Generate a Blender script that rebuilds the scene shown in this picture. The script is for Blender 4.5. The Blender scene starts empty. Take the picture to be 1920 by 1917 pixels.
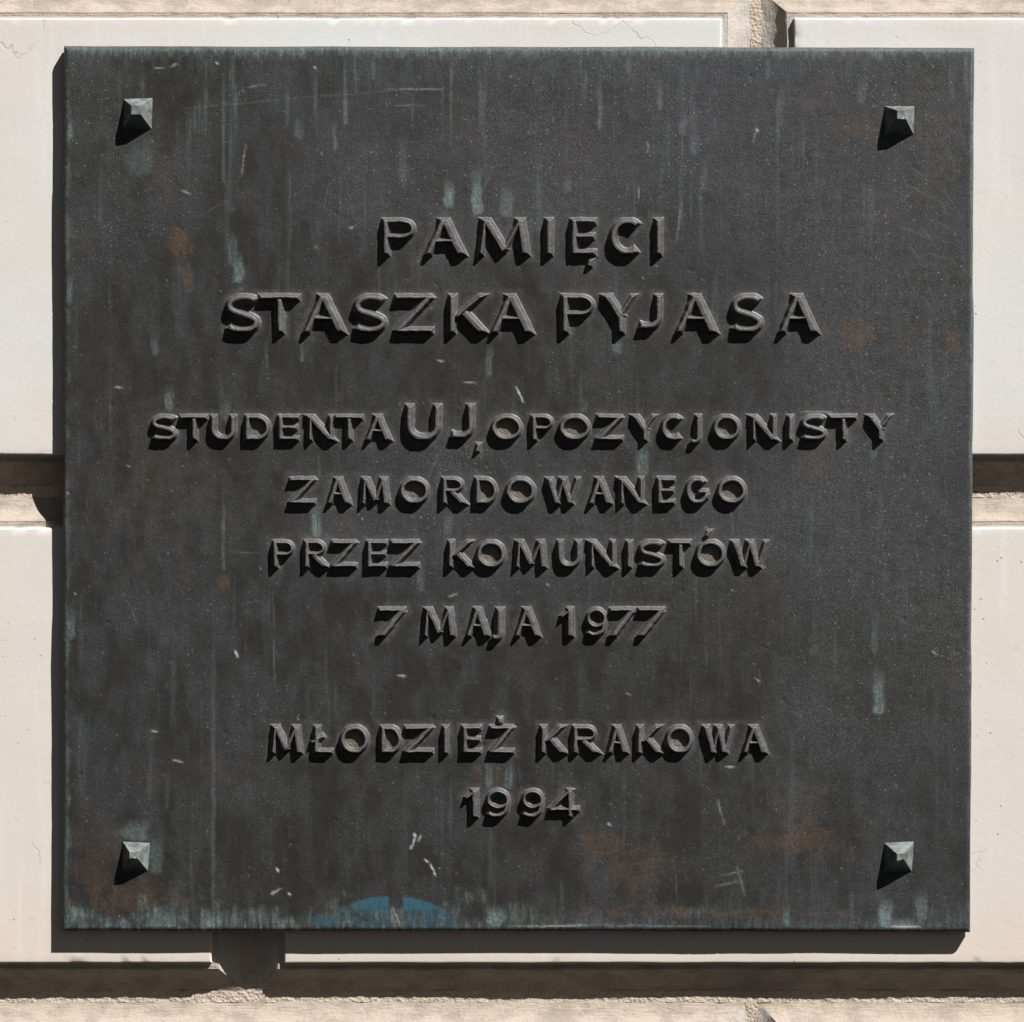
import bpy, bmesh, math
import numpy as np

# ------------------------------------------------------------------ scene, camera, light
SC = bpy.context.scene
COL = SC.collection
U = 0.0005            # one drawing unit (du) = 0.5 mm
DIST = 6400.0         # camera distance from the plate front, in du
CX, CY = 960.0, 958.5 # centre of the plaque view, in du
Z0 = 0.95             # height of that centre above the foot of the wall, m

def P(px, py, h=0.0):
    """Point that stands h du in front of the plate face (negative: behind it)."""
    k = 1.0 - h / DIST
    return ((px - CX) * k * U, -h * U, Z0 + (CY - py) * k * U)

cam_d = bpy.data.cameras.new('camera')
cam = bpy.data.objects.new('camera', cam_d)
COL.objects.link(cam)
cam.location = (0, -DIST * U, Z0)
cam.rotation_euler = (math.radians(90), 0, 0)
cam_d.sensor_width = 36.0
cam_d.sensor_fit = 'HORIZONTAL'
cam_d.lens = 36.0 * DIST / 1920.0
cam_d.clip_start = 0.05
cam_d.clip_end = 200.0
SC.camera = cam
SC.render.resolution_x = 1024
SC.render.resolution_y = 1022

SUN = np.array([1.08, -1.0, 1.82])
SUN = SUN / np.linalg.norm(SUN)
elev = math.asin(SUN[2])
azim = math.atan2(SUN[0], SUN[1])

world = bpy.data.worlds.new('World')
SC.world = world
world.use_nodes = True
wn = world.node_tree
bg = wn.nodes['Background']
sky = wn.nodes.new('ShaderNodeTexSky')
sky.sky_type = 'NISHITA'
sky.sun_disc = False
sky.sun_elevation = elev
sky.sun_rotation = azim
sky.air_density = 0.22
sky.dust_density = 0.4
sky.ozone_density = 0.0
hsv = wn.nodes.new('ShaderNodeHueSaturation')     # the photograph's white balance mutes the blue
hsv.inputs['Saturation'].default_value = 0.03
hsv.inputs['Value'].default_value = 0.52
wn.links.new(sky.outputs[0], hsv.inputs['Color'])
wn.links.new(hsv.outputs[0], bg.inputs['Color'])
bg.inputs['Strength'].default_value = 0.05

sun_d = bpy.data.lights.new('sun', 'SUN')
sun_d.energy = 5.0
sun_d.angle = math.radians(0.5)
sun_d.color = (1.0, 0.98, 0.95)
sun = bpy.data.objects.new('sun', sun_d)
COL.objects.link(sun)
sun.location = tuple(SUN * 6)
from mathutils import Vector
sun.rotation_euler = Vector(tuple(SUN)).to_track_quat('Z', 'Y').to_euler()

SC.view_settings.view_transform = 'Standard'
SC.view_settings.look = 'None'
SC.view_settings.gamma = 1.0
SC.view_settings.use_curve_mapping = False
SC.view_settings.exposure = 0.98

# ------------------------------------------------------------------ helpers
def _hash(ix, iy, seed):
    n = (ix.astype(np.int64) * 374761393 + iy.astype(np.int64) * 668265263 + seed * 982451653) & 0xFFFFFFFF
    n = ((n ^ (n >> 13)) * 1274126177) & 0xFFFFFFFF
    n = (n ^ (n >> 16)) & 0xFFFFFFFF
    return n / 4294967295.0

def vnoise(x, y, seed=0):
    x = np.asarray(x, float); y = np.asarray(y, float)
    ix = np.floor(x); iy = np.floor(y)
    fx = x - ix; fy = y - iy
    fx = fx * fx * (3 - 2 * fx); fy = fy * fy * (3 - 2 * fy)
    a = _hash(ix, iy, seed); b = _hash(ix + 1, iy, seed)
    c = _hash(ix, iy + 1, seed); d = _hash(ix + 1, iy + 1, seed)
    return (a + (b - a) * fx) * (1 - fy) + (c + (d - c) * fx) * fy

def fbm(x, y, seed=0, octv=4):
    r = 0; amp = 0.5; tot = 0
    for o in range(octv):
        r = r + amp * vnoise(x * 2 ** o, y * 2 ** o, seed + 17 * o)
        tot += amp; amp *= 0.5
    return r / tot

def sstep(a, b, x):
    t = np.clip((x - a) / (b - a), 0, 1)
    return t * t * (3 - 2 * t)

def make_mesh(name, verts, faces3=None, faces4=None, smooth=True):
    """numpy mesh: verts (n,3), triangles (m,3), quads (k,4)."""
    me = bpy.data.meshes.new(name)
    loops = []; starts = []; totals = []
    off = 0
    for f, n in ((faces3, 3), (faces4, 4)):
        if f is not None and len(f):
            f = np.asarray(f, dtype=np.int32)
            loops.append(f.ravel())
            starts.append(off + np.arange(len(f), dtype=np.int32) * n)
            totals.append(np.full(len(f), n, dtype=np.int32))
            off += f.size
    loops = np.concatenate(loops); starts = np.concatenate(starts); totals = np.concatenate(totals)
    me.vertices.add(len(verts))
    me.vertices.foreach_set('co', np.asarray(verts, dtype=np.float32).ravel())
    me.loops.add(len(loops))
    me.loops.foreach_set('vertex_index', loops)
    me.polygons.add(len(starts))
    me.polygons.foreach_set('loop_start', starts)
    me.polygons.foreach_set('loop_total', totals)
    me.polygons.foreach_set('use_smooth', np.full(len(starts), smooth, dtype=bool))
    me.update(calc_edges=True)
    me.validate()
    return me

def attr_float(me, name, vals):
    a = me.attributes.new(name, 'FLOAT', 'POINT')
    a.data.foreach_set('value', np.asarray(vals, dtype=np.float32).ravel())

def attr_color(me, name, vals):
    a = me.attributes.new(name, 'FLOAT_COLOR', 'POINT')
    a.data.foreach_set('color', np.asarray(vals, dtype=np.float32).ravel())

def link(name, me, mat, parent=None):
    o = bpy.data.objects.new(name, me)
    COL.objects.link(o)
    if mat is not None:
        me.materials.append(mat)
    if parent is not None:
        o.parent = parent
        o.matrix_parent_inverse = parent.matrix_world.inverted()
    return o

def thing(name, loc, label, cat):
    o = bpy.data.objects.new(name, None)
    o.empty_display_size = 0.05
    COL.objects.link(o)
    o.location = loc
    o['label'] = label
    o['category'] = cat
    bpy.context.view_layer.update()
    return o

# ------------------------------------------------------------------ material helpers
class NT:
    def __init__(self, name):
        self.mat = bpy.data.materials.new(name)
        self.mat.use_nodes = True
        self.t = self.mat.node_tree
        self.b = self.t.nodes['Principled BSDF']
        self.co = self.n('ShaderNodeTexCoord').outputs['Object']
    def n(self, typ, **kw):
        nd = self.t.nodes.new(typ)
        for k, v in kw.items():
            setattr(nd, k, v)
        return nd
    def l(self, a, b):
        self.t.links.new(a, b)
    def put(self, sock, v):
        if isinstance(v, bpy.types.NodeSocket):
            self.l(v, sock)
        else:
            sock.default_value = v
    def scaled(self, s):
        m = self.n('ShaderNodeMapping')
        self.l(self.co, m.inputs['Vector'])
        m.inputs['Scale'].default_value = s
        return m.outputs[0]
    def noise(self, scale, detail=4, rough=0.55, vec=None, dist=0.0):
        t = self.n('ShaderNodeTexNoise')
        self.l(vec if vec is not None else self.co, t.inputs['Vector'])
        t.inputs['Scale'].default_value = scale
        t.inputs['Detail'].default_value = detail
        t.inputs['Roughness'].default_value = rough
        t.inputs['Distortion'].default_value = dist
        return t.outputs['Fac']
    def voro(self, scale, feature='F1', out='Distance', vec=None, rnd=1.0):
        t = self.n('ShaderNodeTexVoronoi', feature=feature)
        self.l(vec if vec is not None else self.co, t.inputs['Vector'])
        t.inputs['Scale'].default_value = scale
        t.inputs['Randomness'].default_value = rnd
        return t.outputs[out]
    def ramp(self, v, a, b, lo=0.0, hi=1.0):
        m = self.n('ShaderNodeMapRange', interpolation_type='SMOOTHSTEP')
        self.l(v, m.inputs['Value'])
        for k, x in (('From Min', a), ('From Max', b), ('To Min', lo), ('To Max', hi)):
            m.inputs[k].default_value = x
        return m.outputs[0]
    def math(self, op, a, b=0.0, clamp=False):
        m = self.n('ShaderNodeMath', operation=op, use_clamp=clamp)
        self.put(m.inputs[0], a); self.put(m.inputs[1], b)
        return m.outputs[0]
    def mix(self, f, a, b, blend='MIX'):
        m = self.n('ShaderNodeMix', data_type='RGBA', blend_type=blend)
        self.put(m.inputs[0], f)
        for i, v in ((6, a), (7, b)):
            if isinstance(v, tuple):
                v = (v[0], v[1], v[2], 1.0)
            self.put(m.inputs[i], v)
        return m.outputs[2]
    def attr(self, name):
        a = self.n('ShaderNodeAttribute')
        a.attribute_name = name
        return a
    def bump(self, h, strength, distance, prev=None):
        b = self.n('ShaderNodeBump')
        self.l(h, b.inputs['Height'])
        b.inputs['Strength'].default_value = strength
        b.inputs['Distance'].default_value = distance
        if prev is not None:
            self.l(prev, b.inputs['Normal'])
        return b.outputs[0]

# ------------------------------------------------------------------ materials
def stone_material():
    m = NT('limestone')
    edge = m.attr('edge').outputs['Fac']
    upr = m.attr('upright').outputs['Fac']
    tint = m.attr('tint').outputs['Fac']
    big = m.ramp(m.noise(3.0, 4, 0.6), 0.35, 0.68)
    mid = m.ramp(m.noise(17.0, 5, 0.6), 0.4, 0.7)
    face = m.mix(big, (0.520, 0.518, 0.512), (0.515, 0.485, 0.455))
    face = m.mix(m.math('MULTIPLY', mid, 0.35), face, (0.53, 0.495, 0.46))
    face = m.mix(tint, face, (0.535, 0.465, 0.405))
    # soft vertical wash marks
    wash = m.ramp(m.noise(1.0, 5, 0.6, m.scaled((60, 60, 3.5))), 0.52, 0.72)
    face = m.mix(m.math('MULTIPLY', wash, 0.42), face, (0.57, 0.565, 0.56))
    grain = m.noise(420.0, 3, 0.6)
    face = m.mix(m.ramp(grain, 0.55, 0.8, 0.0, 0.35), face, (0.42, 0.39, 0.36))
    blot = m.ramp(m.noise(70.0, 5, 0.65), 0.58, 0.76, 0.0, 0.36)
    face = m.mix(blot, face, (0.41, 0.37, 0.33))
    # dirty mouldings: cream stone with brown soot bands along the bedding
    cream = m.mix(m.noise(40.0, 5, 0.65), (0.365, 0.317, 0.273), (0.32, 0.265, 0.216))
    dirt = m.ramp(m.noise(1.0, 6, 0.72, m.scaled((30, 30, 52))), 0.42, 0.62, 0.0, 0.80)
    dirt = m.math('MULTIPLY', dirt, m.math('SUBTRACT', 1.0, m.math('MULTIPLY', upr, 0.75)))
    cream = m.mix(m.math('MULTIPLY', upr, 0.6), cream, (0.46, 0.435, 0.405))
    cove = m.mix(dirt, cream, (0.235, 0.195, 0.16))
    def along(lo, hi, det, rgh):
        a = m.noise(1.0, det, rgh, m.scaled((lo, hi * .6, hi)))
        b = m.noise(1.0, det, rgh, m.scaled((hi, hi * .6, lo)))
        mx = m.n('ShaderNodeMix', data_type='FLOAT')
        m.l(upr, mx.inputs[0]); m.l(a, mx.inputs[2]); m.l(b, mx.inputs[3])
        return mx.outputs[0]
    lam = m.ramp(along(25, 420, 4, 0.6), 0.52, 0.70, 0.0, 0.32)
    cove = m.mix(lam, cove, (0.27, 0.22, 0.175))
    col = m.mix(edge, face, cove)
    # pits and hairline cracks
    pit_d = m.voro(95.0)
    pit_m = m.ramp(m.noise(23.0, 3, 0.6), 0.52, 0.62)
    pit = m.math('MULTIPLY', m.ramp(pit_d, 0.07, 0.13, 1.0, 0.0), pit_m)
    col = m.mix(m.math('MULTIPLY', pit, 0.6), col, (0.20, 0.165, 0.135))
    warp = m.n('ShaderNodeVectorMath', operation='ADD')
    nz = m.n('ShaderNodeTexNoise'); nz.inputs['Scale'].default_value = 9.0; nz.inputs['Detail'].default_value = 5
    m.l(m.co, nz.inputs['Vector'])
    sc = m.n('ShaderNodeVectorMath', operation='SCALE'); sc.inputs['Scale'].default_value = 0.12
    m.l(nz.outputs['Color'], sc.inputs[0])
    m.l(m.co, warp.inputs[0]); m.l(sc.outputs[0], warp.inputs[1])
    cr = m.ramp(m.voro(5.0, 'DISTANCE_TO_EDGE', 'Distance', warp.outputs[0]), 0.0015, 0.0045, 1.0, 0.0)
    crm = m.ramp(m.noise(6.0, 3, 0.5), 0.54, 0.63)
    crk = m.math('MULTIPLY', cr, crm)
    col = m.mix(m.math('MULTIPLY', crk, 0.30), col, (0.22, 0.19, 0.16))
    m.l(col, m.b.inputs['Base Color'])
    m.b.inputs['Roughness'].default_value = 0.85
    m.b.inputs['Specular IOR Level'].default_value = 0.15
    h1 = m.math('ADD', m.math('MULTIPLY', m.noise(900.0, 3, 0.6), 0.5), m.noise(160.0, 4, 0.6))
    h1 = m.math('SUBTRACT', h1, m.math('MULTIPLY', pit, 1.5))
    h1 = m.math('SUBTRACT', h1, m.math('MULTIPLY', crk, 1.0))
    n1 = m.bump(h1, 0.35, 0.0004)
    h2 = m.math('MULTIPLY', m.math('ADD', m.noise(260.0, 5, 0.7), along(60, 520, 5, 0.65)), edge)
    n2 = m.bump(h2, 0.8, 0.0013, n1)
    m.l(n2, m.b.inputs['Normal'])
    return m.mat

def mortar_material():
    m = NT('lime_mortar')
    c = m.mix(m.noise(120.0, 5, 0.7), (0.40, 0.32, 0.25), (0.47, 0.40, 0.33))
    c = m.mix(m.ramp(m.voro(420.0), 0.1, 0.35, 0.55, 0.0), c, (0.25, 0.19, 0.14))
    m.l(c, m.b.inputs['Base Color'])
    m.b.inputs['Roughness'].default_value = 0.95
    m.b.inputs['Specular IOR Level'].default_value = 0.1
    h = m.math('ADD', m.noise(500.0, 4, 0.7), m.voro(330.0))
    m.l(m.bump(h, 0.8, 0.0011), m.b.inputs['Normal'])
    return m.mat

def bronze_base(m, lift=1.0):
    """dark oxidised bronze: returns colour socket and bump normal"""
    big = m.ramp(m.noise(3.2, 4, 0.6), 0.36, 0.66)
    mid = m.ramp(m.noise(26.0, 5, 0.62), 0.38, 0.68)
    g = lambda a: (a[0] * lift * 0.925, a[1] * lift * 0.935, a[2] * lift * 0.985)
    c = m.mix(big, g((0.0320, 0.0322, 0.0345)), g((0.0230, 0.0226, 0.0200)))
    c = m.mix(m.math('MULTIPLY', mid, 0.5), c, g((0.037, 0.0372, 0.0390)))
    sx = m.ramp(m.noise(1.0, 5, 0.65, m.scaled((380, 380, 12))), 0.5, 0.72)
    bw = m.ramp(m.noise(1.0, 6, 0.68, m.scaled((75, 75, 9))), 0.44, 0.74)
    c = m.mix(m.math('MULTIPLY', bw, 0.30), c, g((0.062, 0.066, 0.069)))
    mo = m.ramp(m.noise(95.0, 8, 0.75), 0.42, 0.68)
    c = m.mix(m.math('MULTIPLY', mo, 0.45), c, g((0.064, 0.065, 0.067)))
    c = m.mix(m.math('MULTIPLY', sx, 0.36), c, g((0.060, 0.064, 0.066)))
    hs = m.ramp(m.noise(1.0, 4, 0.65, m.scaled((30, 500, 620))), 0.56, 0.75)
    c = m.mix(m.math('MULTIPLY', hs, 0.22), c, g((0.060, 0.060, 0.060)))
    gr = m.noise(620.0, 3, 0.7)
    c = m.mix(m.ramp(gr, 0.52, 0.70, 0.0, 0.8), c, g((0.096, 0.096, 0.096)))
    c = m.mix(m.ramp(gr, 0.32, 0.49, 0.75, 0.0), c, g((0.018, 0.0175, 0.0165)))
    # fine pale specks, gathered in drifts
    v = m.n('ShaderNodeTexVoronoi'); m.l(m.co, v.inputs['Vector']); v.inputs['Scale'].default_value = 340.0
    pick = m.n('ShaderNodeSeparateColor'); m.l(v.outputs['Color'], pick.inputs[0])
    drift = m.ramp(m.noise(8.0, 4, 0.6), 0.40, 0.66, 0.0, 0.36)
    sel = m.math('LESS_THAN', pick.outputs[0], m.math('ADD', drift, 0.07))
    sp = m.math('MULTIPLY', m.ramp(v.outputs['Distance'], 0.10, 0.30, 1.0, 0.0), sel)
    c = m.mix(m.math('MULTIPLY', sp, m.math('POWER', pick.outputs[1], 3.0)), c, g((0.20, 0.20, 0.195)))
    v2 = m.n('ShaderNodeTexVoronoi'); m.l(m.co, v2.inputs['Vector']); v2.inputs['Scale'].default_value = 520.0
    p2 = m.n('ShaderNodeSeparateColor'); m.l(v2.outputs['Color'], p2.inputs[0])
    s2 = m.math('MULTIPLY', m.ramp(v2.outputs['Distance'], 0.10, 0.42, 1.0, 0.0), m.math('POWER', p2.outputs[2], 2.5))
    c = m.mix(m.math('MULTIPLY', s2, m.ramp(m.noise(14.0, 4, 0.65), 0.36, 0.62, 0.25, 0.90)), c, g((0.125, 0.125, 0.123)))
    h = m.math('ADD', m.math('MULTIPLY', gr, 0.6), m.noise(150.0, 4, 0.6))
    return c, h, sp

def plate_material():
    m = NT('patinated_bronze')
    c, h, sp = bronze_base(m, 1.0)
    tone = m.attr('tone').outputs['Fac']
    c = m.mix(tone, c, (0.0120, 0.0117, 0.0102))
    rub = m.attr('rub').outputs['Fac']
    c = m.mix(m.math('MULTIPLY', rub, m.ramp(m.noise(260.0, 4, 0.7), 0.3, 0.65, 0.15, 0.75)), c, (0.072, 0.071, 0.068))
    a = m.attr('stain')
    s = m.n('ShaderNodeSeparateColor'); m.l(a.outputs['Color'], s.inputs[0])
    green, rust, white = s.outputs[0], s.outputs[1], s.outputs[2]
    blue = a.outputs['Alpha']
    tex = m.ramp(m.noise(300.0, 5, 0.8), 0.38, 0.60)
    vtex = m.ramp(m.noise(1.0, 4, 0.7, m.scaled((520, 520, 60))), 0.34, 0.62)
    c = m.mix(m.math('MULTIPLY', rust, m.math('ADD', m.math('MULTIPLY', tex, 0.85), 0.15)), c, (0.105, 0.058, 0.026))
    gm = m.math('MULTIPLY', green, m.math('ADD', m.math('MULTIPLY', m.math('MULTIPLY', tex, vtex), 0.80), 0.30), clamp=True)
    c = m.mix(gm, c, m.mix(m.noise(20.0, 3, 0.5), (0.140, 0.200, 0.183), (0.150, 0.182, 0.188)))
    c = m.mix(m.math('MULTIPLY', blue, m.math('ADD', m.math('MULTIPLY', vtex, 0.45), 0.5)), c, (0.022, 0.094, 0.132))
    c = m.mix(white, c, (0.45, 0.45, 0.435))
    m.l(c, m.b.inputs['Base Color'])
    m.b.inputs['Metallic'].default_value = 0.0
    m.b.inputs['Specular IOR Level'].default_value = 0.25
    m.l(m.ramp(m.noise(60.0, 4, 0.6), 0.3, 0.7, 0.50, 0.68), m.b.inputs['Roughness'])
    n1 = m.bump(h, 0.5, 0.0006)
    n2 = m.bump(m.math('ADD', m.noise(28.0, 4, 0.55), m.math('MULTIPLY', m.noise(1.0, 3, 0.6, m.scaled((260, 260, 20))), 0.25)), 0.25, 0.0016, n1)
    m.l(n2, m.b.inputs['Normal'])
    return m.mat

def letter_material():
    m = NT('worn_bronze')
    c, h, sp = bronze_base(m, 1.3)
    worn = m.attr('worn').outputs['Fac']
    dirt = m.attr('dirt').outputs['Fac']
    wt = m.ramp(m.noise(210.0, 4, 0.7), 0.32, 0.66, 0.25, 1.0)
    olive = m.mix(m.ramp(m.noise(35.0, 3, 0.5), 0.4, 0.62), (0.098, 0.096, 0.088), (0.108, 0.100, 0.078))
    c = m.mix(m.math('MULTIPLY', m.math('MULTIPLY', worn, wt), 0.75), c, olive)
    gp = m.ramp(m.noise(48.0, 5, 0.7), 0.60, 0.74, 0.0, 0.5)
    c = m.mix(gp, c, (0.150, 0.185, 0.170))
    c = m.mix(m.math('MULTIPLY', dirt, m.ramp(m.noise(300.0, 4, 0.7), 0.25, 0.6, 0.35, 1.0)), c,
              m.mix(m.noise(90.0, 4, 0.6), (0.175, 0.135, 0.100), (0.10, 0.085, 0.072)))
    m.l(c, m.b.inputs['Base Color'])
    m.b.inputs['Specular IOR Level'].default_value = 0.45
    m.b.inputs['Roughness'].default_value = 0.52
    m.l(m.bump(h, 0.4, 0.0005), m.b.inputs['Normal'])
    return m.mat

def stud_material():
    m = NT('verdigris_bronze')
    c, h, sp = bronze_base(m, 1.5)
    g = m.ramp(m.noise(75.0, 5, 0.7), 0.36, 0.64, 0.15, 0.95)
    c = m.mix(g, c, m.mix(m.noise(55.0, 3, 0.5), (0.155, 0.195, 0.180), (0.165, 0.172, 0.165)))
    w = m.ramp(m.noise(110.0, 4, 0.6), 0.67, 0.74)
    c = m.mix(m.math('MULTIPLY', w, 0.6), c, (0.5, 0.5, 0.48))
    m.l(c, m.b.inputs['Base Color'])
    m.b.inputs['Specular IOR Level'].default_value = 0.4
    m.b.inputs['Roughness'].default_value = 0.58
    m.l(m.bump(h, 0.5, 0.0007), m.b.inputs['Normal'])
    return m.mat

M_STONE = stone_material()
M_MORTAR = mortar_material()
M_PLATE = plate_material()
M_LETTER = letter_material()
M_STUD = stud_material()

# ------------------------------------------------------------------ the stone wall
FACE = -28.0            # wall face lies 28 du behind the plate front
ROW = 955.0
BLK = 1910.0
foot = P(960, 2835, FACE)
wall = thing('stone_wall', (0, -FACE * U, foot[2]),
             'pale limestone ashlar wall of large moulded blocks behind the dark bronze plaque', 'wall')

# moulded edge: distance in from the mortar joint -> depth behind the face
PROF = np.array([(0, 41.5), (4, 40.6), (8, 39.2), (13, 37.2), (18, 34.9), (23, 32.4), (28, 29.3), (32, 26.3),
                 (36, 22.6), (40, 18.6), (43, 15.4), (46, 12.6), (48.5, 11.2), (49.4, 11.9), (54, 11.2), (59.0, 10.8),
                 (60.0, 10.0), (60.5, 5.0), (60.9, 1.4), (62.3, 0.2), (64.5, 0.0)])
INS = PROF[:, 0]

def stone_block(x0, x1, y0, y1, seed, tint):
    """x0..y1: outer edges at the mortar, in du"""
    def axis(a, b):
        n = int((b - a - 2 * INS[-1]) / 12)
        mid = np.linspace(a + INS[-1], b - INS[-1], n + 1)[1:-1]
        return np.concatenate([a + INS, mid, (b - INS)[::-1]])
    xs = axis(x0, x1); ys = axis(y0, y1)
    X, Y = np.meshgrid(xs, ys)
    D = np.minimum(np.minimum(X - x0, x1 - X), np.minimum(Y - y0, y1 - Y))
    dep = np.interp(D, PROF[:, 0], PROF[:, 1])
    edge = 1 - sstep(57, 60.5, D)
    # hand-worked surface: gentle swell, worn arrises, ragged coves
    cov = sstep(0, 4, D) * (1 - sstep(47, 49, D))
    dep = dep + cov * (fbm(X / 26, Y / 26, seed + 3, 4) - 0.5) * 4.2
    dep = dep + (fbm(X / 260, Y / 260, seed + 5, 3) - 0.5) * 3.0 * (1 - edge)
    chip = sstep(0.64, 0.80, fbm(X / 18, Y / 18, seed + 9, 4)) * np.exp(-((D - 60.7) / 2.2) ** 2)
    dep = dep + chip * 2.6
    wob = np.exp(-((D - 57) / 9.0) ** 2)
    wx = (fbm(X / 90, Y / 90, seed + 11, 4) - 0.5) * 3.0 * wob
    wy = (fbm(X / 90, Y / 90, seed + 13, 4) - 0.5) * 3.0 * wob
    h = FACE - dep
    k = (1.0 - FACE / DIST)         # positions were read on the wall face
    VX = (X + wx - CX) * k * U; VZ = Z0 + (CY - Y - wy) * k * U; VY = -h * U
    ny, nx = X.shape
    idx = np.arange(nx * ny).reshape(ny, nx)
    a = idx[:-1, :-1].ravel(); b = idx[:-1, 1:].ravel(); c = idx[1:, 1:].ravel(); d = idx[1:, :-1].ravel()
    cxm = (x0 + x1) / 2; cym = (y0 + y1) / 2
    px = X[:-1, :-1].ravel(); py = Y[:-1, :-1].ravel()
    same = ((px < cxm) == (py < cym))          # mitres run a-c here, b-d elsewhere
    t1 = np.where(same[:, None], np.stack([a, d, c], 1), np.stack([a, d, b], 1))
    t2 = np.where(same[:, None], np.stack([a, c, b], 1), np.stack([b, d, c], 1))
    tris = np.concatenate([t1, t2])
    verts = np.stack([VX.ravel(), VY.ravel(), VZ.ravel()], 1)
    # returns going back into the wall
    ring = np.concatenate([idx[0, :], idx[1:, -1], idx[-1, -2::-1], idx[-2:0:-1, 0]])
    base = len(verts)
    back = verts[ring].copy(); back[:, 1] = (-FACE + 62) * U
    verts = np.concatenate([verts, back])
    n = len(ring)
    i = np.arange(n); j = (i + 1) % n
    quads = np.stack([ring[i], ring[j], base + j, base + i], 1)
    me = make_mesh('stone_block', verts, tris, quads)
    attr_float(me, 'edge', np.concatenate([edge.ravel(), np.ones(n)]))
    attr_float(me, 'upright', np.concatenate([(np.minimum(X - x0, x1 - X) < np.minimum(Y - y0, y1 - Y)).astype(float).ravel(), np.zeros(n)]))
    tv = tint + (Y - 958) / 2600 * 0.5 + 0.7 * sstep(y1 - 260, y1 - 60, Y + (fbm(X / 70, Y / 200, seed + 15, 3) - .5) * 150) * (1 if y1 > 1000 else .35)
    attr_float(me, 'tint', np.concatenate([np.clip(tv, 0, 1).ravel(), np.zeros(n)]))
    me.set_sharp_from_angle(angle=math.radians(38))
    return link('stone_block', me, M_STONE, wall)

MW = 8.0                      # half width of a mortar joint
row_y = [921.5 + ROW * i for i in (-2, -1, 0, 1, 2)]       # bed joint centre lines
row_y[2] = 921.5; row_y[3] = 1874.5; row_y[1] = -34.0; row_y[0] = -989.0; row_y[4] = 2829.0
joint_x = {0: 465.0, 1: 1421.0, 2: 465.0, 3: 1412.0}       # an upright joint in each course
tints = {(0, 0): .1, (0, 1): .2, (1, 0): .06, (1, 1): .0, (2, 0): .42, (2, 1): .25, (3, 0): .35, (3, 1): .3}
for r in range(4):
    j = joint_x[r]
    y0, y1 = row_y[r] + MW, row_y[r + 1] - MW
    for s in range(2):
        xa, xb = (j - BLK, j) if s == 0 else (j, j + BLK)
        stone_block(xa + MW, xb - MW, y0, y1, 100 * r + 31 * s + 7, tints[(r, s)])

def mortar_strip(x0, x1, y0, y1, seed, parts):
    xs = np.linspace(x0, x1, max(7, int((x1 - x0) / 3)))
    ys = np.linspace(y0, y1, max(7, int((y1 - y0) / 3)))
    X, Y = np.meshgrid(xs, ys)
    dep = 40.9 + (fbm(X / 8, Y / 8, seed, 4) - 0.5) * 3.4 + (fbm(X / 120, Y / 120, seed + 2, 2) - 0.5) * 2.0
    k = (1.0 - FACE / DIST)
    V = np.stack([((X - CX) * k * U).ravel(), (-(FACE - dep) * U).ravel(), (Z0 + (CY - Y) * k * U).ravel()], 1)
    ny, nx = X.shape
    idx = np.arange(nx * ny).reshape(ny, nx)
    q = np.stack([idx[:-1, :-1].ravel(), idx[1:, :-1].ravel(), idx[1:, 1:].ravel(), idx[:-1, 1:].ravel()], 1)
    me = make_mesh('mortar', V, None, q)
    link('mortar', me, M_MORTAR, wall)

XL, XR = 465 - BLK, 1421 + BLK
for i in range(1, 4):
    mortar_strip(XL, XR, row_y[i] - 11, row_y[i] + 11, 40 + i, None)
for r in range(4):
    mortar_strip(joint_x[r] - 11, joint_x[r] + 11, row_y[r] + 11, row_y[r + 1] - 11, 60 + r, None)

# the core of the wall behind the blocks
bm = bmesh.new()
bmesh.ops.create_cube(bm, size=1.0)
ztop = P(0, row_y[0] + 12, FACE)[2]; zbot = P(0, row_y[4] - 12, FACE)[2]
for v in bm.verts:
    v.co.x = (v.co.x * 2) * (BLK + 480) * U
    v.co.y = (-FACE + (60 if v.co.y < 0 else 420)) * U
    v.co.z = ztop if v.co.z > 0 else zbot
bmesh.ops.bevel(bm, geom=bm.edges[:], offset=0.004, segments=2, affect='EDGES')
me = bpy.data.meshes.new('masonry_core'); bm.to_mesh(me); bm.free()
link('masonry_core', me, M_MORTAR, wall)

# ------------------------------------------------------------------ the plaque
root = P(969, 1746, -11)
plaque = thing('memorial_plaque', (root[0], -FACE * U, root[2]),
               'dark weathered bronze memorial plaque with raised lettering fixed to the pale stone wall', 'plaque')

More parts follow.
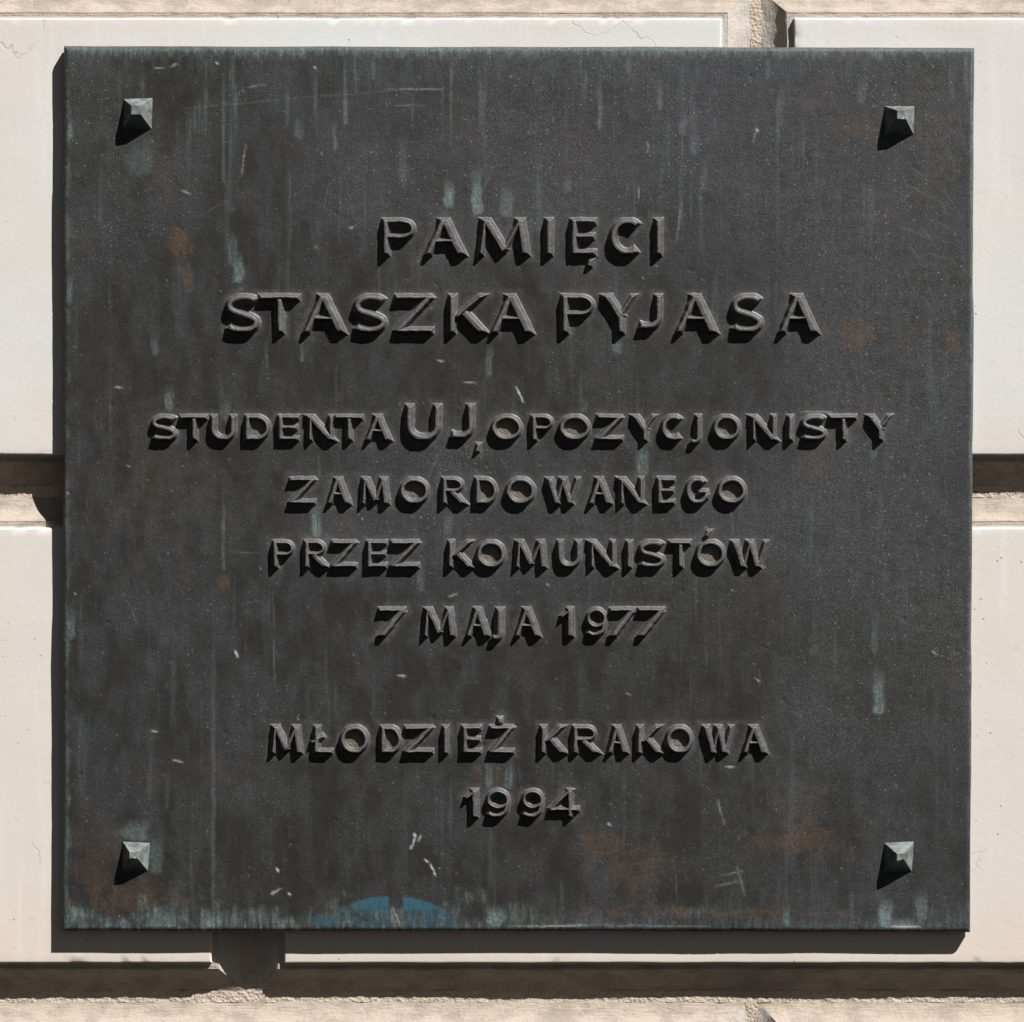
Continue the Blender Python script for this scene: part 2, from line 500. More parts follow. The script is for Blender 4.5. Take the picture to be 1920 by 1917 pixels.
C_TL, C_TR, C_BR, C_BL = (120.5, 86.5), (1827, 89.5), (1819, 1747.5), (118, 1746)
def build_plate():
    ins = np.array([0, 0.5, 1.5, 3.0, 5.0, 7.5])
    dz = np.array([8.0, 5.6, 3.3, 1.7, 0.6, 0.0])
    W, H = 1704.0, 1660.0
    def axis(L):
        n = int(L / 2.6)
        return np.concatenate([ins, np.linspace(ins[-1], L - ins[-1], n)[1:-1], (L - ins)[::-1]])
    sx = axis(W); sy = axis(H)
    S, T = np.meshgrid(sx, sy)
    u = S / W; v = T / H
    X = (1 - u) * (1 - v) * C_TL[0] + u * (1 - v) * C_TR[0] + u * v * C_BR[0] + (1 - u) * v * C_BL[0]
    Y = (1 - u) * (1 - v) * C_TL[1] + u * (1 - v) * C_TR[1] + u * v * C_BR[1] + (1 - u) * v * C_BL[1]
    D = np.minimum(np.minimum(S, W - S), np.minimum(T, H - T))
    dep = np.interp(D, ins, dz)
    # slightly uneven cast edges and surface
    ew = np.exp(-D / 18.0)
    X = X + ew * (fbm(Y / 120, X * 0 + np.round(u) * 9, 201, 3) - 0.5) * 4.0
    Y = Y + ew * (fbm(X / 140, Y * 0 + np.round(v) * 9, 203, 3) - 0.5) * 3.0
    ding = sstep(0.66, 0.84, fbm(X / 9, Y / 9, 211, 3)) * np.exp(-((D - 1.5) / 3.0) ** 2)
    dep = dep + ding * 1.6
    dep = dep - (fbm(X / 210, Y / 210, 205, 3) - 0.5) * 2.2 - (fbm(X / 34, Y / 34, 207, 3) - 0.5) * 0.45
    dep = np.where(D > 7, dep, dep)
    # scattered casting pits and dents
    rng = np.random.default_rng(12)
    for _ in range(70):
        px, py = rng.uniform(140, 1800), rng.uniform(110, 1730)
        r = rng.uniform(1.6, 4.2)
        i0, i1 = np.searchsorted(sx, (px - 120 - 12, px - 120 + 12)); j0, j1 = np.searchsorted(sy, (py - 87 - 12, py - 87 + 12))
        i0, j0 = max(i0, 1), max(j0, 1)
        sub = (slice(j0, j1), slice(i0, i1))
        dep[sub] += rng.choice([1.0, 1.0, -0.6]) * 1.3 * np.exp(-((X[sub] - px) ** 2 + (Y[sub] - py) ** 2) / r ** 2)

    # ---- stains, patina and scratches (weights per vertex)
    green = np.zeros_like(X); rust = np.zeros_like(X); white = np.zeros_like(X); blue = np.zeros_like(X)
    n1 = fbm(X / 22, Y / 22, 301, 4); n2 = fbm(X / 7, Y / 60, 303, 4); n3 = fbm(X / 90, Y / 90, 305, 3)
    n4 = fbm(X / 6, Y / 6, 315, 3); n5 = vnoise(X / 3.5, Y / 3.5, 317)
    top = Y - 87; bot = 1746 - Y; lft = X - 120; rgt = 1822 - X
    green = np.maximum(green, sstep(24, 3, top + (n2 - 0.5) * 30) * 0.85)
    green = green * (0.45 + 0.55 * sstep(3, 9, D))
    green = np.maximum(green, sstep(90, 12, top + (n2 - 0.5) * 150) * 0.30 * sstep(0.40, 0.7, n2))
    bl = np.interp(X, [118, 250, 420, 900, 1000, 1500, 1822], [1.0, 1.0, 0.75, 0.6, 0.35, 0.25, 0.4])
    low = fbm(X / 45, Y / 30, 307, 4)
    green = np.maximum(green, sstep(58, 2, bot + (n2 - 0.5) * 50 + (low - 0.5) * 130) * bl * (0.25 + 0.75 * sstep(.35, .65, fbm(X / 5, Y / 26, 309, 3))))
    green = np.maximum(green, sstep(12, 2, lft + (n1 - 0.5) * 16) * 0.5)
    green = np.maximum(green, sstep(5, 0, rgt + (n1 - 0.5) * 8) * 0.5)
    # pale run-off streaks
    stk = sstep(0.60, 0.80, fbm(X / 9, Y / 190, 311, 4)) * sstep(0.40, 0.62, fbm(X / 60, Y / 130, 313, 3))
    upper = np.interp(Y, [90, 300, 700, 1300, 1740], [0.50, 0.22, 0.14, 0.14, 0.20])
    green = np.maximum(green, stk * upper)
    def drip(cx, y0, y1, w, s):
        nonlocal green
        wob = (fbm(Y / 30, Y * 0 + cx, 321, 2) - 0.5) * w * 0.8
        gx = sstep(w * 1.25, w * 0.55, np.abs(X - cx - wob) + (n1 - 0.5) * w * 0.7)
        gy = sstep(y0 - 14, y0 + (y1 - y0) * 0.6, Y) * sstep(y1 + 3, y1 - 5, Y + (np.abs(X - cx) / w) ** 2 * 5)
        green = np.maximum(green, gx * gy * s)
    for a in [(843, 340, 391, 10, .85), (896, 318, 403, 11, .9), (951, 346, 408, 12, .45), (437, 440, 500, 9, .45), (446, 480, 531, 10, .8),
              (562, 222, 263, 9, .35), (757, 250, 345, 8, .28), (290, 630, 668, 8, .4), (318, 730, 772, 8, .55), (424, 752, 790, 9, .4),
              (128, 226, 264, 9, .6), (128, 512, 570, 9, .55), (917, 640, 706, 7, .4), (647, 150, 236, 4, .5), (628, 232, 285, 4, .45),
              (419, 104, 345, 3, .4), (1280, 214, 255, 7, .5), (1301, 242, 292, 9, .3), (1125, 140, 248, 4, .5), (1238, 160, 208, 5, .5),
              (1616, 148, 195, 8, .35), (1067, 336, 362, 8, .35), (1158, 630, 664, 10, .5), (1205, 836, 892, 11, .6), (1637, 842, 862, 8, .35),
              (592, 950, 1008, 10, .85), (839, 970, 1003, 9, .4), (790, 1072, 1110, 7, .4), (133, 1140, 1200, 9, .55), (419, 905, 1072, 3, .38),
              (400, 1110, 1735, 4, .26), (917, 1428, 1478, 7, .5), (954, 1430, 1480, 10, .45), (320, 1708, 1742, 12, .7), (393, 1716, 1742, 9, 1.0),
              (300, 1700, 1742, 30, .6), (931, 1704, 1740, 15, .95), (1647, 1262, 1341, 11, .8), (1663, 1690, 1742, 13, 1.1), (1690, 1730, 1743, 34, .9),
              (1729, 1674, 1728, 11, .6), (1475, 1702, 1738, 9, .6), (1640, 1160, 1228, 6, .25), (262, 1545, 1578, 26, .55), (292, 1560, 1640, 14, .35),
              (262, 250, 330, 24, .2), (1095, 760, 775, 5, .3), (600, 1005, 1022, 30, .35), (500, 640, 690, 3, .3), (566, 640, 680, 4, .3),
              (1030, 440, 470, 8, .2), (1320, 300, 360, 7, .2), (700, 90, 150, 5, .4), (1180, 95, 140, 6, .4), (1440, 95, 150, 5, .35)]:
        drip(*a)
    def spot(cx, cy, rx, ry, s, ragged=0.9):
        nonlocal rust
        q = np.sqrt(((X - cx) / rx) ** 2 + ((Y - cy) / ry) ** 2) + (n1 - 0.5) * ragged * 2.6 + (n4 - .5) * ragged * 1.8
        rust = np.maximum(rust, sstep(1.3, 0.1, q) * s)
    for a in [(340, 462, 20, 34, .75), (352, 515, 9, 44, .6), (1600, 625, 46, 24, .55), (1786, 640, 17, 26, .75, .3), (1106, 343, 9, 8, .75, .4),
              (1080, 347, 6, 11, .6, .4), (420, 1094, 12, 14, .8, .3), (1135, 1580, 40, 26, .5), (1190, 1630, 75, 60, .42), (1500, 1572, 90, 32, .5),
              (1330, 1711, 220, 9, .55), (250, 1678, 110, 38, .42), (1530, 1216, 8, 11, .5, .4), (1605, 240, 40, 26, .38), (1525, 872, 22, 40, .42),
              (180, 1630, 46, 80, .30), (896, 1451, 13, 22, .65, .5), (936, 1447, 12, 22, .65, .5), (300, 330, 34, 60, .25), (1760, 260, 40, 90, .25),
              (1490, 1500, 60, 40, .25), (960, 1140, 6, 8, .5, .4), (1200, 1700, 60, 14, .4), (640, 990, 40, 30, .2), (300, 900, 110, 160, .2)]:
        spot(*a)
    rust = np.maximum(rust * .8, sstep(0.62, 0.80, n3) * 0.07)
    def scr(x0, y0, x1, y1, w, s):
        nonlocal white
        dx, dy = x1 - x0, y1 - y0
        L2 = dx * dx + dy * dy + 1e-6
        pad = 8
        i0 = max(0, np.searchsorted(sx, min(x0, x1) - 120 - pad - 8)); i1 = np.searchsorted(sx, max(x0, x1) - 112 + pad)
        j0 = max(0, np.searchsorted(sy, min(y0, y1) - 87 - pad - 4)); j1 = np.searchsorted(sy, max(y0, y1) - 83 + pad)
        sub = (slice(j0, j1), slice(i0, i1))
        t = np.clip(((X[sub] - x0) * dx + (Y[sub] - y0) * dy) / L2, 0, 1)
        dd = np.hypot(X[sub] - x0 - t * dx + (n4[sub] - .5) * 2.4, Y[sub] - y0 - t * dy + (n1[sub] - .5) * 2.4) + (n5[sub] - .35) * min(w, 1.6) * 1.5
        white[sub] = np.maximum(white[sub], sstep(w + 1.3, w * 0.4, dd) * s * (0.30 + 0.70 * np.sin(math.pi * np.clip(t * .9 + .05, 0, 1))))
    for a in [(968, 727, 981, 754, 1.6, .9), (720, 169, 838, 167, 1.3, .24), (330, 205, 560, 184, 0.9, .07), (560, 184, 720, 172, 0.9, .08), (452, 332, 461, 272, 1.6, .26),
              (742, 198, 795, 197, 1.2, .16), (1268, 455, 1279, 372, 1.0, .2), (216, 725, 229, 727, 1.5, .5), (820, 676, 832, 678, 1.8, .45), (870, 717, 893, 719, 1.5, .4),
              (441, 1220, 446, 1233, 2.0, .8), (746, 1267, 760, 1268, 1.4, .6), (325, 1426, 343, 1429, 1.8, .6), (842, 1119, 856, 1114, 1.3, .5), (1198, 352, 1198, 373, 1.1, .4),
              (1215, 266, 1215, 286, 1.2, .4), (777, 1563, 778, 1570, 2.6, .9), (778, 1570, 770, 1592, 2.0, .85), (790, 1565, 784, 1580, 1.2, .6), (797, 1612, 803, 1616, 2.0, .8),
              (808, 1622, 813, 1632, 2.2, .85), (813, 1632, 816, 1643, 1.4, .7), (519, 1630, 522, 1634, 2.4, .9), (505, 1678, 526, 1667, 1.6, .5), (541, 1675, 544, 1678, 2.2, .8),
              (1360, 1438, 1378, 1438, 1.5, .5), (1140, 1545, 1145, 1547, 3.2, .5), (1353, 1642, 1394, 1634, 1.8, .16), (1342, 1662, 1394, 1651, 1.8, .15), (1382, 1625, 1396, 1680, 3.2, .12),
              (1345, 1500, 1358, 1545, 1.8, .2), (1500, 771, 1570, 774, 1.4, .28), (1205, 520, 1208, 524, 1.3, .4), (1412, 268, 1418, 244, 1.2, .25), (340, 357, 358, 365, 1.4, .4),
              (290, 128, 305, 128, 1.2, .4), (320, 126, 332, 120, 1.3, .45), (455, 165, 500, 158, 1.1, .2), (406, 116, 408, 121, 1.6, .7), (590, 126, 592, 128, 1.8, .7),
              (1418, 243, 1421, 247, 2.2, .7), (655, 428, 662, 426, 1.3, .5), (1748, 1220, 1756, 1228, 1.2, .4), (1175, 1300, 1183, 1303, 1.2, .45), (1415, 1270, 1425, 1280, 1.2, .35),
              (140, 1113, 141, 1115, 2.0, .9), (127, 925, 128, 926, 2.0, .9), (557, 1345, 559, 1350, 0.7, .5), (1025, 1095, 1030, 1098, 1.2, .4), (513, 1195, 515, 1290, 0.8, .12),
              (285, 1370, 296, 1373, 2.0, .5), (736, 1700, 750, 1735, 1.6, .3), (1670, 1738, 1725, 1739, 2.0, .7), (960, 1738, 1110, 1735, 1.2, .4), (1110, 1735, 1330, 1737, 1.0, .22)]:
        scr(*a)
    for _ in range(420):                       # droppings and dust flecks
        px, py = rng.uniform(130, 1812), rng.uniform(100, 1735)
        a = rng.normal(math.pi / 2, 0.9); L = rng.choice([0.5, 1, 2, 6], p=[.45, .3, .18, .07])
        scr(px, py, px + L * math.cos(a), py + L * math.sin(a), rng.uniform(0.5, 1.5), rng.uniform(.08, .5) ** 1.3)
    for _ in range(60):                        # long faint rub marks
        px, py = (rng.uniform(130, 1700), rng.uniform(100, 1700)) if rng.random() < .6 else (rng.uniform(1690, 1790), rng.uniform(240, 560))
        a = rng.uniform(0.2, 1.3) if px > 1680 else rng.normal(math.pi / 2, 0.6)
        L = rng.uniform(20, 80)
        scr(px, py, min(px + L * math.cos(a), 1815), min(py + L * math.sin(a), 1738), 0.6, rng.uniform(.03, .10))
    # blue paint rubbed along the lower edge
    q = np.sqrt(((X - 733) / 142) ** 2 + ((Y - 1766) / 86) ** 2)
    body = sstep(1.0, 0.97, q + (n1 - 0.5) * 0.02)
    brush = sstep(0.38, 0.60, fbm((X + Y * 1.7) / 26, (Y - X * 0.35) / 5, 331, 4))
    fade = np.interp(Y, [1680, 1700, 1720, 1742], [1.0, 0.85, 0.42, 0.25]) * np.interp(np.abs(X - 735), [0, 95, 140], [1, 1, .45])
    solid = sstep(0.5, 0.9, fade)
    blue = body * np.clip(fade * (solid + (1 - solid) * brush * 1.2), 0, 1)
    gap = sstep(11, 17, np.abs(X - 741 - (n1 - .5) * 14)) * (0.35 + 0.65 * sstep(3, 9, np.abs(X - 655 - (n1 - .5) * 10)))
    blue = blue * gap
    blue = np.maximum(blue, sstep(1.2, .4, np.sqrt(((X - 610) / 30) ** 2 + ((Y - 1728) / 12) ** 2) + (n1 - .5)) * .6)
    green = np.where(blue > .3, green * .5, green)

    # metal rubbed paler close round the letters
    near = np.full(X.shape, 99.0)
    for xs_, ys_, d_ in HALO:
        i0, i1 = np.searchsorted(sx, (xs_[0] - 118, xs_[-1] - 124)); j0, j1 = np.searchsorted(sy, (ys_[0] - 84, ys_[-1] - 90))
        sub = (slice(j0, j1), slice(i0, i1))
        ii = np.clip(((X[sub] - xs_[0]) / (xs_[1] - xs_[0])).round().astype(int), 0, len(xs_) - 1)
        jj = np.clip(((Y[sub] - ys_[0]) / (ys_[1] - ys_[0])).round().astype(int), 0, len(ys_) - 1)
        near[sub] = np.minimum(near[sub], d_[jj, ii])
    rub = sstep(15, 1, near) * (0.35 + 0.65 * sstep(.3, .7, n1))
    h = -dep
    k = 1 - h / DIST
    V = np.stack([((X - CX) * k * U).ravel(), (-h * U).ravel(), (Z0 + (CY - Y) * k * U).ravel()], 1)
    ny, nx = X.shape
    idx = np.arange(nx * ny).reshape(ny, nx)
    quads = np.stack([idx[:-1, :-1].ravel(), idx[1:, :-1].ravel(), idx[1:, 1:].ravel(), idx[:-1, 1:].ravel()], 1)
    ring = np.concatenate([idx[0, :], idx[1:, -1], idx[-1, -2::-1], idx[-2:0:-1, 0]])
    n = len(ring); base = len(V)
    back = V[ring].copy(); back[:, 1] = 23 * U
    cen = np.array([[P(970, 916)[0], 23 * U, P(970, 916)[2]]])
    V = np.concatenate([V, back, cen])
    i = np.arange(n); j = (i + 1) % n
    sides = np.stack([ring[i], ring[j], base + j, base + i], 1)
    caps = np.stack([base + i, base + j, np.full(n, base + n)], 1)
    me = make_mesh('plate', V, caps, np.concatenate([quads, sides]))
    tone = sstep(0.30, 0.72, fbm(X / 330, Y / 330, 341, 4) + np.interp(X, [120, 700, 1300, 1820], [.20, .08, -.06, -.12]) + np.interp(Y, [90, 700, 1746], [-.10, -.02, .10]))
    tone = tone * 0.85 * (0.55 + 0.45 * sstep(.3, .7, fbm(X / 26, Y / 60, 343, 5)))
    attr_float(me, 'rub', np.concatenate([rub.ravel(), np.zeros(n + 1)]))
    attr_float(me, 'tone', np.concatenate([tone.ravel(), np.zeros(n + 1)]))
    st = np.stack([green, rust, np.clip(white, 0, 1), blue], -1).reshape(-1, 4)
    pad = np.concatenate([st[ring] * np.array([.8, 1, 0, 1]), np.zeros((1, 4))])
    attr_color(me, 'stain', np.concatenate([st, pad]))
    me.set_sharp_from_angle(angle=math.radians(50))
    return link('plate', me, M_PLATE, plaque)

# ---- four pyramid-headed fixing studs (base corners and small flat tip, irregular castings)
STUDS = [
    (((230.5, 185), (288.5, 182.5), (286.5, 245), (229, 246)), ((246, 198), (263.5, 198), (264, 215), (246, 215)), 31),
    (((1656, 198.6), (1716.5, 198.6), (1715, 255.7), (1656, 257)), ((1682, 207), (1696, 207), (1699, 224), (1682, 223)), 31),
    (((229, 1576.5), (283.5, 1579), (279.5, 1636), (228, 1637)), ((242.6, 1597.7), (256.8, 1597.7), (258, 1610), (242.6, 1610)), 29.5),
    (((1656, 1579), (1715, 1576), (1711, 1637), (1655, 1638)), ((1681.5, 1601), (1697, 1601), (1695, 1611), (1682, 1615)), 32),
]
for bs, tp, hh in STUDS:
    bm = bmesh.new()
    b0 = [bm.verts.new(P(x, y, -3.0)) for x, y in bs]
    t0 = [bm.verts.new(P(x, y, hh + dz)) for (x, y), dz in zip(tp, (0.4, -0.6, -1.2, 0.5))]
    faces = [bm.faces.new((t0[0], t0[3], t0[2], t0[1]))]
    for i in range(4):
        j = (i + 1) % 4
        faces.append(bm.faces.new((t0[i], t0[j], b0[j], b0[i])))
    bmesh.ops.recalc_face_normals(bm, faces=bm.faces[:])
    eds = [e for e in bm.edges if not e.is_boundary]
    bmesh.ops.bevel(bm, geom=eds, offset=0.8 * U, segments=2, affect='EDGES', profile=0.6)
    # threaded shank that goes through the plate into the stone
    mx = sum(p[0] for p in bs) / 4; my = sum(p[1] for p in bs) / 4
    ring = []
    for h in (-2.0, -44.0):
        ring.append([bm.verts.new(P(mx + 12 * math.cos(a), my + 12 * math.sin(a), h)) for a in np.linspace(0, 2 * math.pi, 13)[:-1]])
    for i in range(12):
        bm.faces.new((ring[0][i], ring[0][(i + 1) % 12], ring[1][(i + 1) % 12], ring[1][i]))
    me = bpy.data.meshes.new('fixing_stud'); bm.to_mesh(me); bm.free()
    link('fixing_stud', me, M_STUD, plaque)

# ------------------------------------------------------------------ raised letters
HALO = []
def arc(cx, cy, rx, ry, a0, a1, n=20):
    t = np.radians(np.linspace(a0, a1, n))
    return [(cx + rx * math.cos(a), cy - ry * math.sin(a)) for a in t]

# glyphs: strokes (points in a unit box, y down; width factor; extension at both ends in half-widths)
TH, MD, TN = 1.18, 1.0, 0.80
def L(x0, y0, x1, y1, w=MD, e0=1.0, e1=1.0): return ([(x0, y0), (x1, y1)], w, e0, e1)
def Cv(pts, w=MD, e0=0.0, e1=0.0): return (pts, w, e0, e1)
S_PTS = (arc(.55, .26, .50, .26, 28, 180, 12) [:-1] + [(.05, .26)] + [(.09, .36), (.22, .44), (.5, .51), (.78, .60), (.93, .68), (.96, .76)] +
         arc(.50, .76, .46, .24, 0, -90, 8)[1:] + arc(.5, .80, .52, .20, -90, -165, 8)[1:])
def bowl(x, y0, y1, xr):
    m = (y0 + y1) / 2; r = (y1 - y0) / 2
    return [(x, y0)] + arc(xr - min(.42, xr - x), m, min(.42, xr - x), r, 90, -90, 14) + [(x, y1)]
G = {
 'I': [L(.5, 0, .5, 1, MD, 2, 2)],
 'P': [L(0, 0, 0, 1, MD, 2, 2), Cv(bowl(0, 0, .50, 1.0), TN)],
 'R': [L(0, 0, 0, 1, MD, 2, 2), Cv(bowl(0, 0, .48, .96), TN), L(.34, .46, .98, 1, TH, 0, 3)],
 'A': [L(.45, 0, .02, 1, MD, 3, 3), L(.50, 0, .97, 1, TH * 1.06, 3, 3), L(.17, .63, .80, .63, TN, 0, 0)],
 'M': [L(.10, 0, .02, 1, TN, 3, 3), L(.14, 0, .53, .93, TH, 3, 0.4), L(.86, 0, .52, .93, TN, 3, 0.4), L(.88, 0, .98, 1, TH, 3, 3)],
 'E': [L(0, 0, 0, 1, MD, 2, 2), L(0, 0, 1, 0, TN, 0, 1), L(0, .48, .93, .48, TN, 0, 1), L(0, 1, 1, 1, TN, 0, 1)],
 'C': [Cv(arc(.53, .5, .53, .5, 42, 312, 30), MD)],
 'S': [Cv(S_PTS, MD)],
 'T': [L(0, 0, 1, 0, TN, 1, 1), L(.52, 0, .54, 1, MD, 0, 2)],
 'Z': [L(0, 0, .96, 0, TN, 1, 1), L(.96, .02, .03, .98, MD, 1.1, 1.1), L(.03, 1, 1, 1, TN, 1, 1)],
 'K': [L(.02, 0, .0, 1, MD, 2, 2), L(.92, 0, .10, .62, TN, 3, 0), L(.36, .42, .97, 1, TH, 0, 3)],
 'Y': [L(.02, 0, .50, .55, TH, 3, .7), L(.97, 0, .50, .55, TN * .95, 3, .7), L(.50, .44, .52, 1, MD, 0, 3)],
 'J': [Cv([(.98, -.15), (.98, .3), (.98, .62)] + arc(.46, .66, .52, .34, 0, -90, 12) + [(.28, 1.0), (.04, .93)], MD)],
 'j': [Cv([(.90, -.15), (.90, .4), (.90, .76)] + arc(.42, .78, .48, .22, 0, -90, 8) + [(.1, 1.0), (-.05, .97)], MD)],
 'U': [Cv([(.02, -.2), (.02, .3), (.02, .58)] + arc(.5, .58, .48, .42, 180, 360, 20) + [(.98, .3), (.98, -.2)], MD)],
 'D': [L(0, 0, 0, 1, MD, 2, 2), Cv([(0, 0), (.3, 0)] + arc(.40, .5, .60, .5, 90, -90, 20) + [(.3, 1), (0, 1)], MD * .92)],
 'N': [L(.02, 0, .0, 1, TN, 2, 2), L(.04, 0, .96, 1, TH, 3, 3), L(1, 0, 1, 1, TN, 2, 2)],
 'O': [Cv(arc(.5, .5, .5, .5, 0, 360, 40), MD * .95)],
 'W': [L(.02, 0, .26, 1, TH, 3, 3), L(.50, 0, .28, 1, TN, 3, 3), L(.50, 0, .72, 1, TH, 3, 3), L(.98, 0, .74, 1, TN, 3, 3)],
 'G': [Cv(arc(.52, .5, .52, .5, 40, 350, 30), MD), L(.52, .55, 1.0, .55, TN, 0, .6), L(1.0, .55, 1.0, .82, TN, .5, .5)],
 'l': [L(.18, 0, .16, 1, MD, 2, 2), L(.16, 1, 1, 1, TN, 0, 1), L(-.12, .62, .55, .34, TN, .5, .5)],
 '7': [L(0, 0, 1, 0, TN, 1, 1), L(.96, .03, .10, 1, TH, .5, 3)],
 '1': [L(.0, .30, .72, .02, TN, .4, .2), L(.76, 0, .80, 1, TH, 2, 2)],
 '9': [Cv(arc(.5, .33, .48, .33, 0, 360, 30), TN), Cv([(.98, .33), (.97, .50), (.90, .74)] + arc(.42, .68, .5, .32, -20, -150, 14), MD * .92)],
 '4': [L(.70, 0, .0, .74, TN, 2, .5), L(.0, .74, 1, .74, TN, .6, 1), L(.72, 0, .74, 1, MD, 2, 2)],
 '.': [L(.5, 0, .5, 1, 1.3, 4, 4)],
 ',': [L(.70, 0, .30, 1, TH, 4, 4)],
}

def seg_field(pts, X, Y, closed=False):
    """distance to a polyline and the arc length at the nearest point; ends run on as straight rays"""
    pts = np.array(pts, float)
    best = np.full(X.shape, 1e9); ss = np.zeros(X.shape)
    s0 = 0.0
    n = len(pts) - 1
    for i in range(n):
        a, b = pts[i], pts[i + 1]
        d = b - a; ln = math.hypot(*d)
        if ln < 1e-9: continue
        d = d / ln
        t = (X - a[0]) * d[0] + (Y - a[1]) * d[1]
        lo = -1e6 if i == 0 else 0.0
        hi = 1e6 if i == n - 1 else ln
        if n > 1:
            lo = -14.0 if (i == 0 and not closed) else 0.0
            hi = ln + 14.0 if (i == n - 1 and not closed) else ln
        tc = np.clip(t, lo, hi)
        dist = np.hypot(X - a[0] - tc * d[0], Y - a[1] - tc * d[1])
        m = dist < best
        best = np.where(m, dist, best); ss = np.where(m, s0 + tc, ss)
        s0 += ln
    return best, ss, s0

def build_letter(ch, x0, x1, yt, yb, w, bev, ht, seed, name='letter'):
    pad = 20
    step = 1.0 if (yb - yt) > 60 else 0.9
    xs = np.arange(x0 - pad, x1 + pad + step, step); ys = np.arange(yt - pad, yb + pad + step, step)
    X, Y = np.meshgrid(xs, ys)
    wx = X + (vnoise(X / 11, Y / 11, seed) - .5) * 1.3; wy = Y + (vnoise(X / 11, Y / 11, seed + 5) - .5) * 1.3
    d = np.full(X.shape, 1e9)
    ax, bx = x0 + w, x1 - w
    ay, by = yt + w * .8, yb - w * .8
    closed_in = None
    for pts, wf, e0, e1 in G[ch]:
        pp = [(ax + x * (bx - ax), ay + y * (by - ay)) for x, y in pts]
        closed = math.hypot(pp[0][0] - pp[-1][0], pp[0][1] - pp[-1][1]) < .01
        r, s, Ls = seg_field(pp, wx, wy, closed)
        hw = w * wf
        q = r - hw
        if not closed:
            q = np.maximum(q, np.maximum(-s - e0 * hw, s - Ls - e1 * hw))
        d = np.minimum(d, q)
    d = np.maximum(d, np.maximum(yt - wy, wy - yb))
    HALO.append((xs, ys, d))
    t = np.clip(-d / bev, 0, 1)
    # steep drafted sides, slightly rounded ridge, small casting fillet at the foot
    side = np.where(t < .8, t * 1.08, .864 + .136 * (1 - (1 - np.clip((t - .8) / .2, 0, 1)) ** 2))
    h = ht * side
    crown = np.clip((-d - bev) / 6, 0, 1) * 0.5
    fil = 1.5 * np.clip(1 - (d + 0.6) / 4.2, 0, 1) ** 2
    h = np.where(d < 0, np.maximum(h, 0) + fil * (1 - t) + crown, fil - 1.7 * sstep(2.4, 4.4, d) - .0)
    h = h + (vnoise(X / 5, Y / 5, seed + 9) - .5) * .5 * t + (vnoise(X / 17, Y / 17, seed + 10) - .5) * .9 * t
    dirt = np.zeros_like(X)
    keep = d < 4.6
    if ch in 'OD':
        cxm, cym = (ax + bx) / 2, (ay + by) / 2
        inside = (np.abs((X - cxm) / ((bx - ax) / 2)) ** 2 + np.abs((Y - cym) / ((by - ay) / 2)) ** 2) < 1.0
        inn = inside & (d > -1)
        h = np.where(inn & (d > 0), np.maximum(fil, .9 + (vnoise(X / 4, Y / 4, seed + 20) - .5) * .8), h)
        dirt = np.where(inn, sstep(-2.0, 1.5, d) * (.55 + .45 * vnoise(X / 9, Y / 9, seed + 21)), 0)
        keep = keep | inn
    worn = np.clip(np.where(d < 0, .30 + .70 * sstep(.55, 1.0, t), .50 * sstep(4.0, 0, d)), 0, 1)
    q = keep[:-1, :-1] & keep[1:, :-1] & keep[1:, 1:] & keep[:-1, 1:]
    ny, nx = X.shape
    idx = np.arange(nx * ny).reshape(ny, nx)
    quads = np.stack([idx[:-1, :-1][q], idx[1:, :-1][q], idx[1:, 1:][q], idx[:-1, 1:][q]], 1)
    used = np.unique(quads)
    remap = np.full(nx * ny, -1, dtype=np.int64); remap[used] = np.arange(len(used))
    # lie on the gently uneven plate
    h = h + (fbm(X / 210, Y / 210, 205, 3) - 0.5) * 2.2 + (fbm(X / 34, Y / 34, 207, 3) - 0.5) * 0.45
    V = np.stack([((X - CX) * U).ravel(), (-h * U).ravel(), (Z0 + (CY - Y) * U).ravel()], 1)[used]
    me = make_mesh('letter', V, None, remap[quads])
    attr_float(me, 'worn', worn.ravel()[used])
    attr_float(me, 'dirt', dirt.ravel()[used])
    return link(name, me, M_LETTER, plaque)

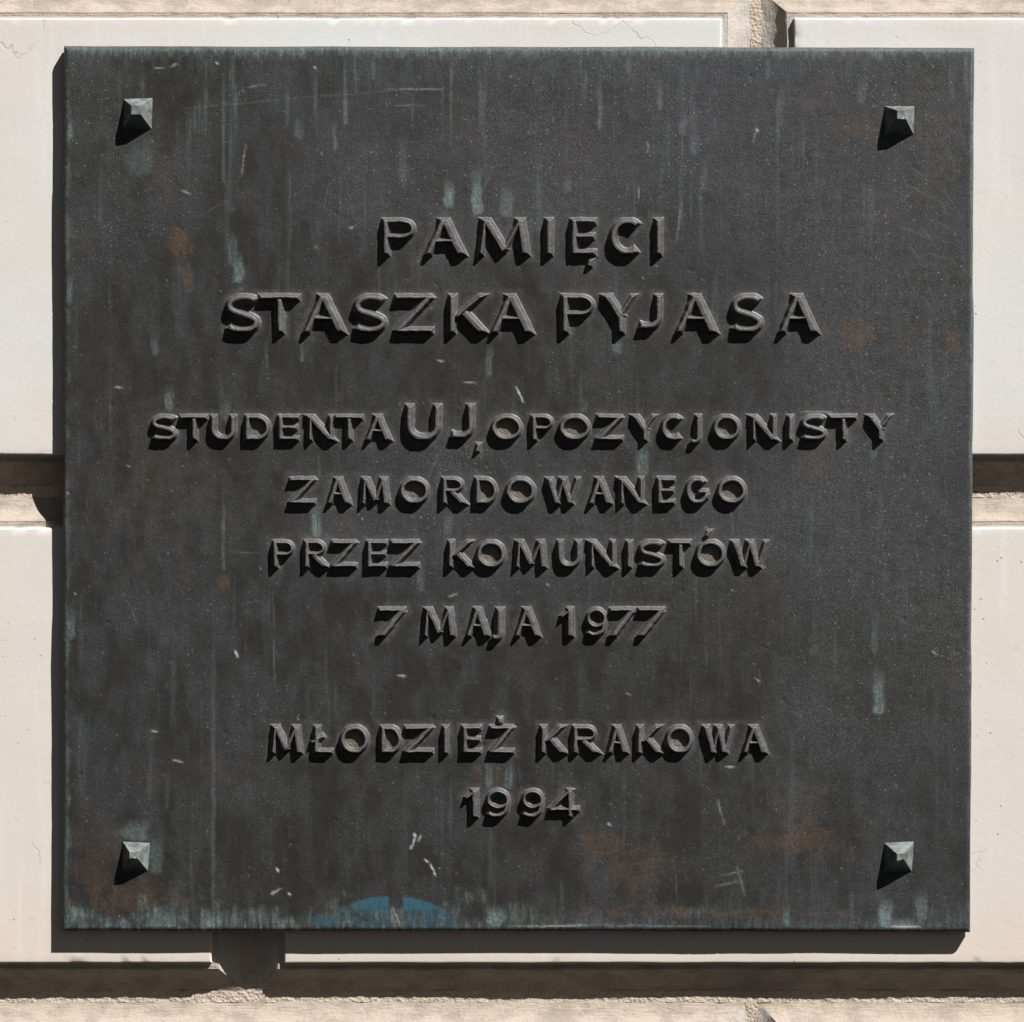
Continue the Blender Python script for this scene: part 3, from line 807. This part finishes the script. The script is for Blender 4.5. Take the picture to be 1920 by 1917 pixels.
# every line: (top, foot, half width, bevel, height, [(glyph, left ridge edge, right foot edge[, top, foot]) ...])
BIG = (7.9, 5.6, 13.0)
SML = (6.2, 4.3, 11.6)
LINES = [
 (409.5, 481, BIG, [('P', 720, 781), ('A', 795, 873), ('M', 897, 994), ('I', 1025, 1038), ('E', 1073, 1120), ('C', 1146, 1208), ('I', 1230, 1243),
                    (',', 1098, 1115, 484, 503)]),
 (552, 627, BIG, [('S', 424, 491), ('T', 487, 564), ('A', 567, 648), ('S', 664, 729), ('Z', 742, 815), ('K', 844, 911), ('A', 919, 999),
                  ('P', 1056, 1117), ('Y', 1136, 1194), ('J', 1192, 1243, 552, 620), ('A', 1265, 1345), ('S', 1371, 1433), ('A', 1458, 1534)]),
 (778, 828, SML, [('S', 285, 335), ('T', 339, 391), ('U', 397, 444), ('D', 462, 508), ('E', 524, 562), ('N', 579, 627), ('T', 629, 682), ('A', 684, 734),
                  ('U', 763, 829, 758, 829), ('J', 839, 891, 758, 825), (',', 889, 903, 831, 849),
                  ('O', 923, 980), ('P', 999, 1039), ('O', 1050, 1108), ('Z', 1120, 1169), ('Y', 1189, 1231), ('C', 1241, 1285), ('j', 1291, 1317, 778, 834),
                  ('O', 1338, 1389), ('N', 1410, 1456), ('I', 1477, 1489), ('S', 1502, 1552), ('T', 1555, 1608), ('Y', 1630, 1672)]),
 (895, 947, SML, [('Z', 544, 594), ('A', 612, 658), ('M', 678, 731), ('O', 751, 806), ('R', 831, 872), ('D', 893, 934), ('O', 950, 1005), ('W', 1027, 1089),
                  ('A', 1102, 1147), ('N', 1163, 1208), ('E', 1234, 1267), ('G', 1287, 1330), ('O', 1346, 1400)]),
 (1013, 1066, SML, [('P', 514, 554), ('R', 573, 614), ('Z', 623, 671), ('E', 690, 727), ('Z', 734, 788), ('K', 842, 886), ('O', 895, 949), ('M', 966, 1026),
                    ('U', 1046, 1091), ('N', 1107, 1155), ('I', 1175, 1187), ('S', 1198, 1249), ('T', 1255, 1297), ('O', 1306, 1361), (',', 1318, 1336, 994, 1008),
                    ('W', 1374, 1442)]),
 (1139, 1195, SML, [('7', 711, 762), ('M', 794, 855), ('A', 873, 919), ('j', 918, 947, 1139, 1203), ('A', 964, 1013),
                    ('1', 1047, 1080), ('9', 1099, 1140), ('7', 1144, 1193), ('7', 1197, 1247)]),
 (1360, 1414, SML, [('M', 509, 568), ('l', 586, 626), ('O', 640, 693), ('D', 716, 755), ('Z', 760, 814), ('I', 831, 843), ('E', 869, 904), ('Z', 919, 965),
                    ('.', 931, 946, 1344, 1358), ('K', 1015, 1060), ('R', 1076, 1121), ('A', 1137, 1178), ('K', 1196, 1240), ('O', 1250, 1300), ('W', 1321, 1377),
                    ('A', 1390, 1438)]),
 (1479, 1534, SML, [('1', 867, 901), ('9', 912, 958), ('9', 978, 1022), ('4', 1029, 1088)]),
]
sd = 1000
for yt, yb, (w, bev, ht), chars in LINES:
    for c in chars:
        ch, xl, xr = c[0], c[1], c[2]
        t, b = (c[3], c[4]) if len(c) > 3 else (yt, yb)
        big = (b - t) > 62
        ww, bb, hh = (w, bev, ht) if (w > 8 or not big) else (BIG[0] * 1.02, BIG[1], BIG[2])
        if ch in ',.':
            ww, bb, hh = ww * .72, bb * .85, hh * .70
        left = xl - bb * (0.0 if ch in 'A,1' else 0.8)
        build_letter(ch, left, xr, t, b, ww, bb, hh, sd, 'accent_mark' if ch in ',.' and yt != 778 else ('comma' if ch == ',' else 'letter'))
        sd += 37
build_plate()
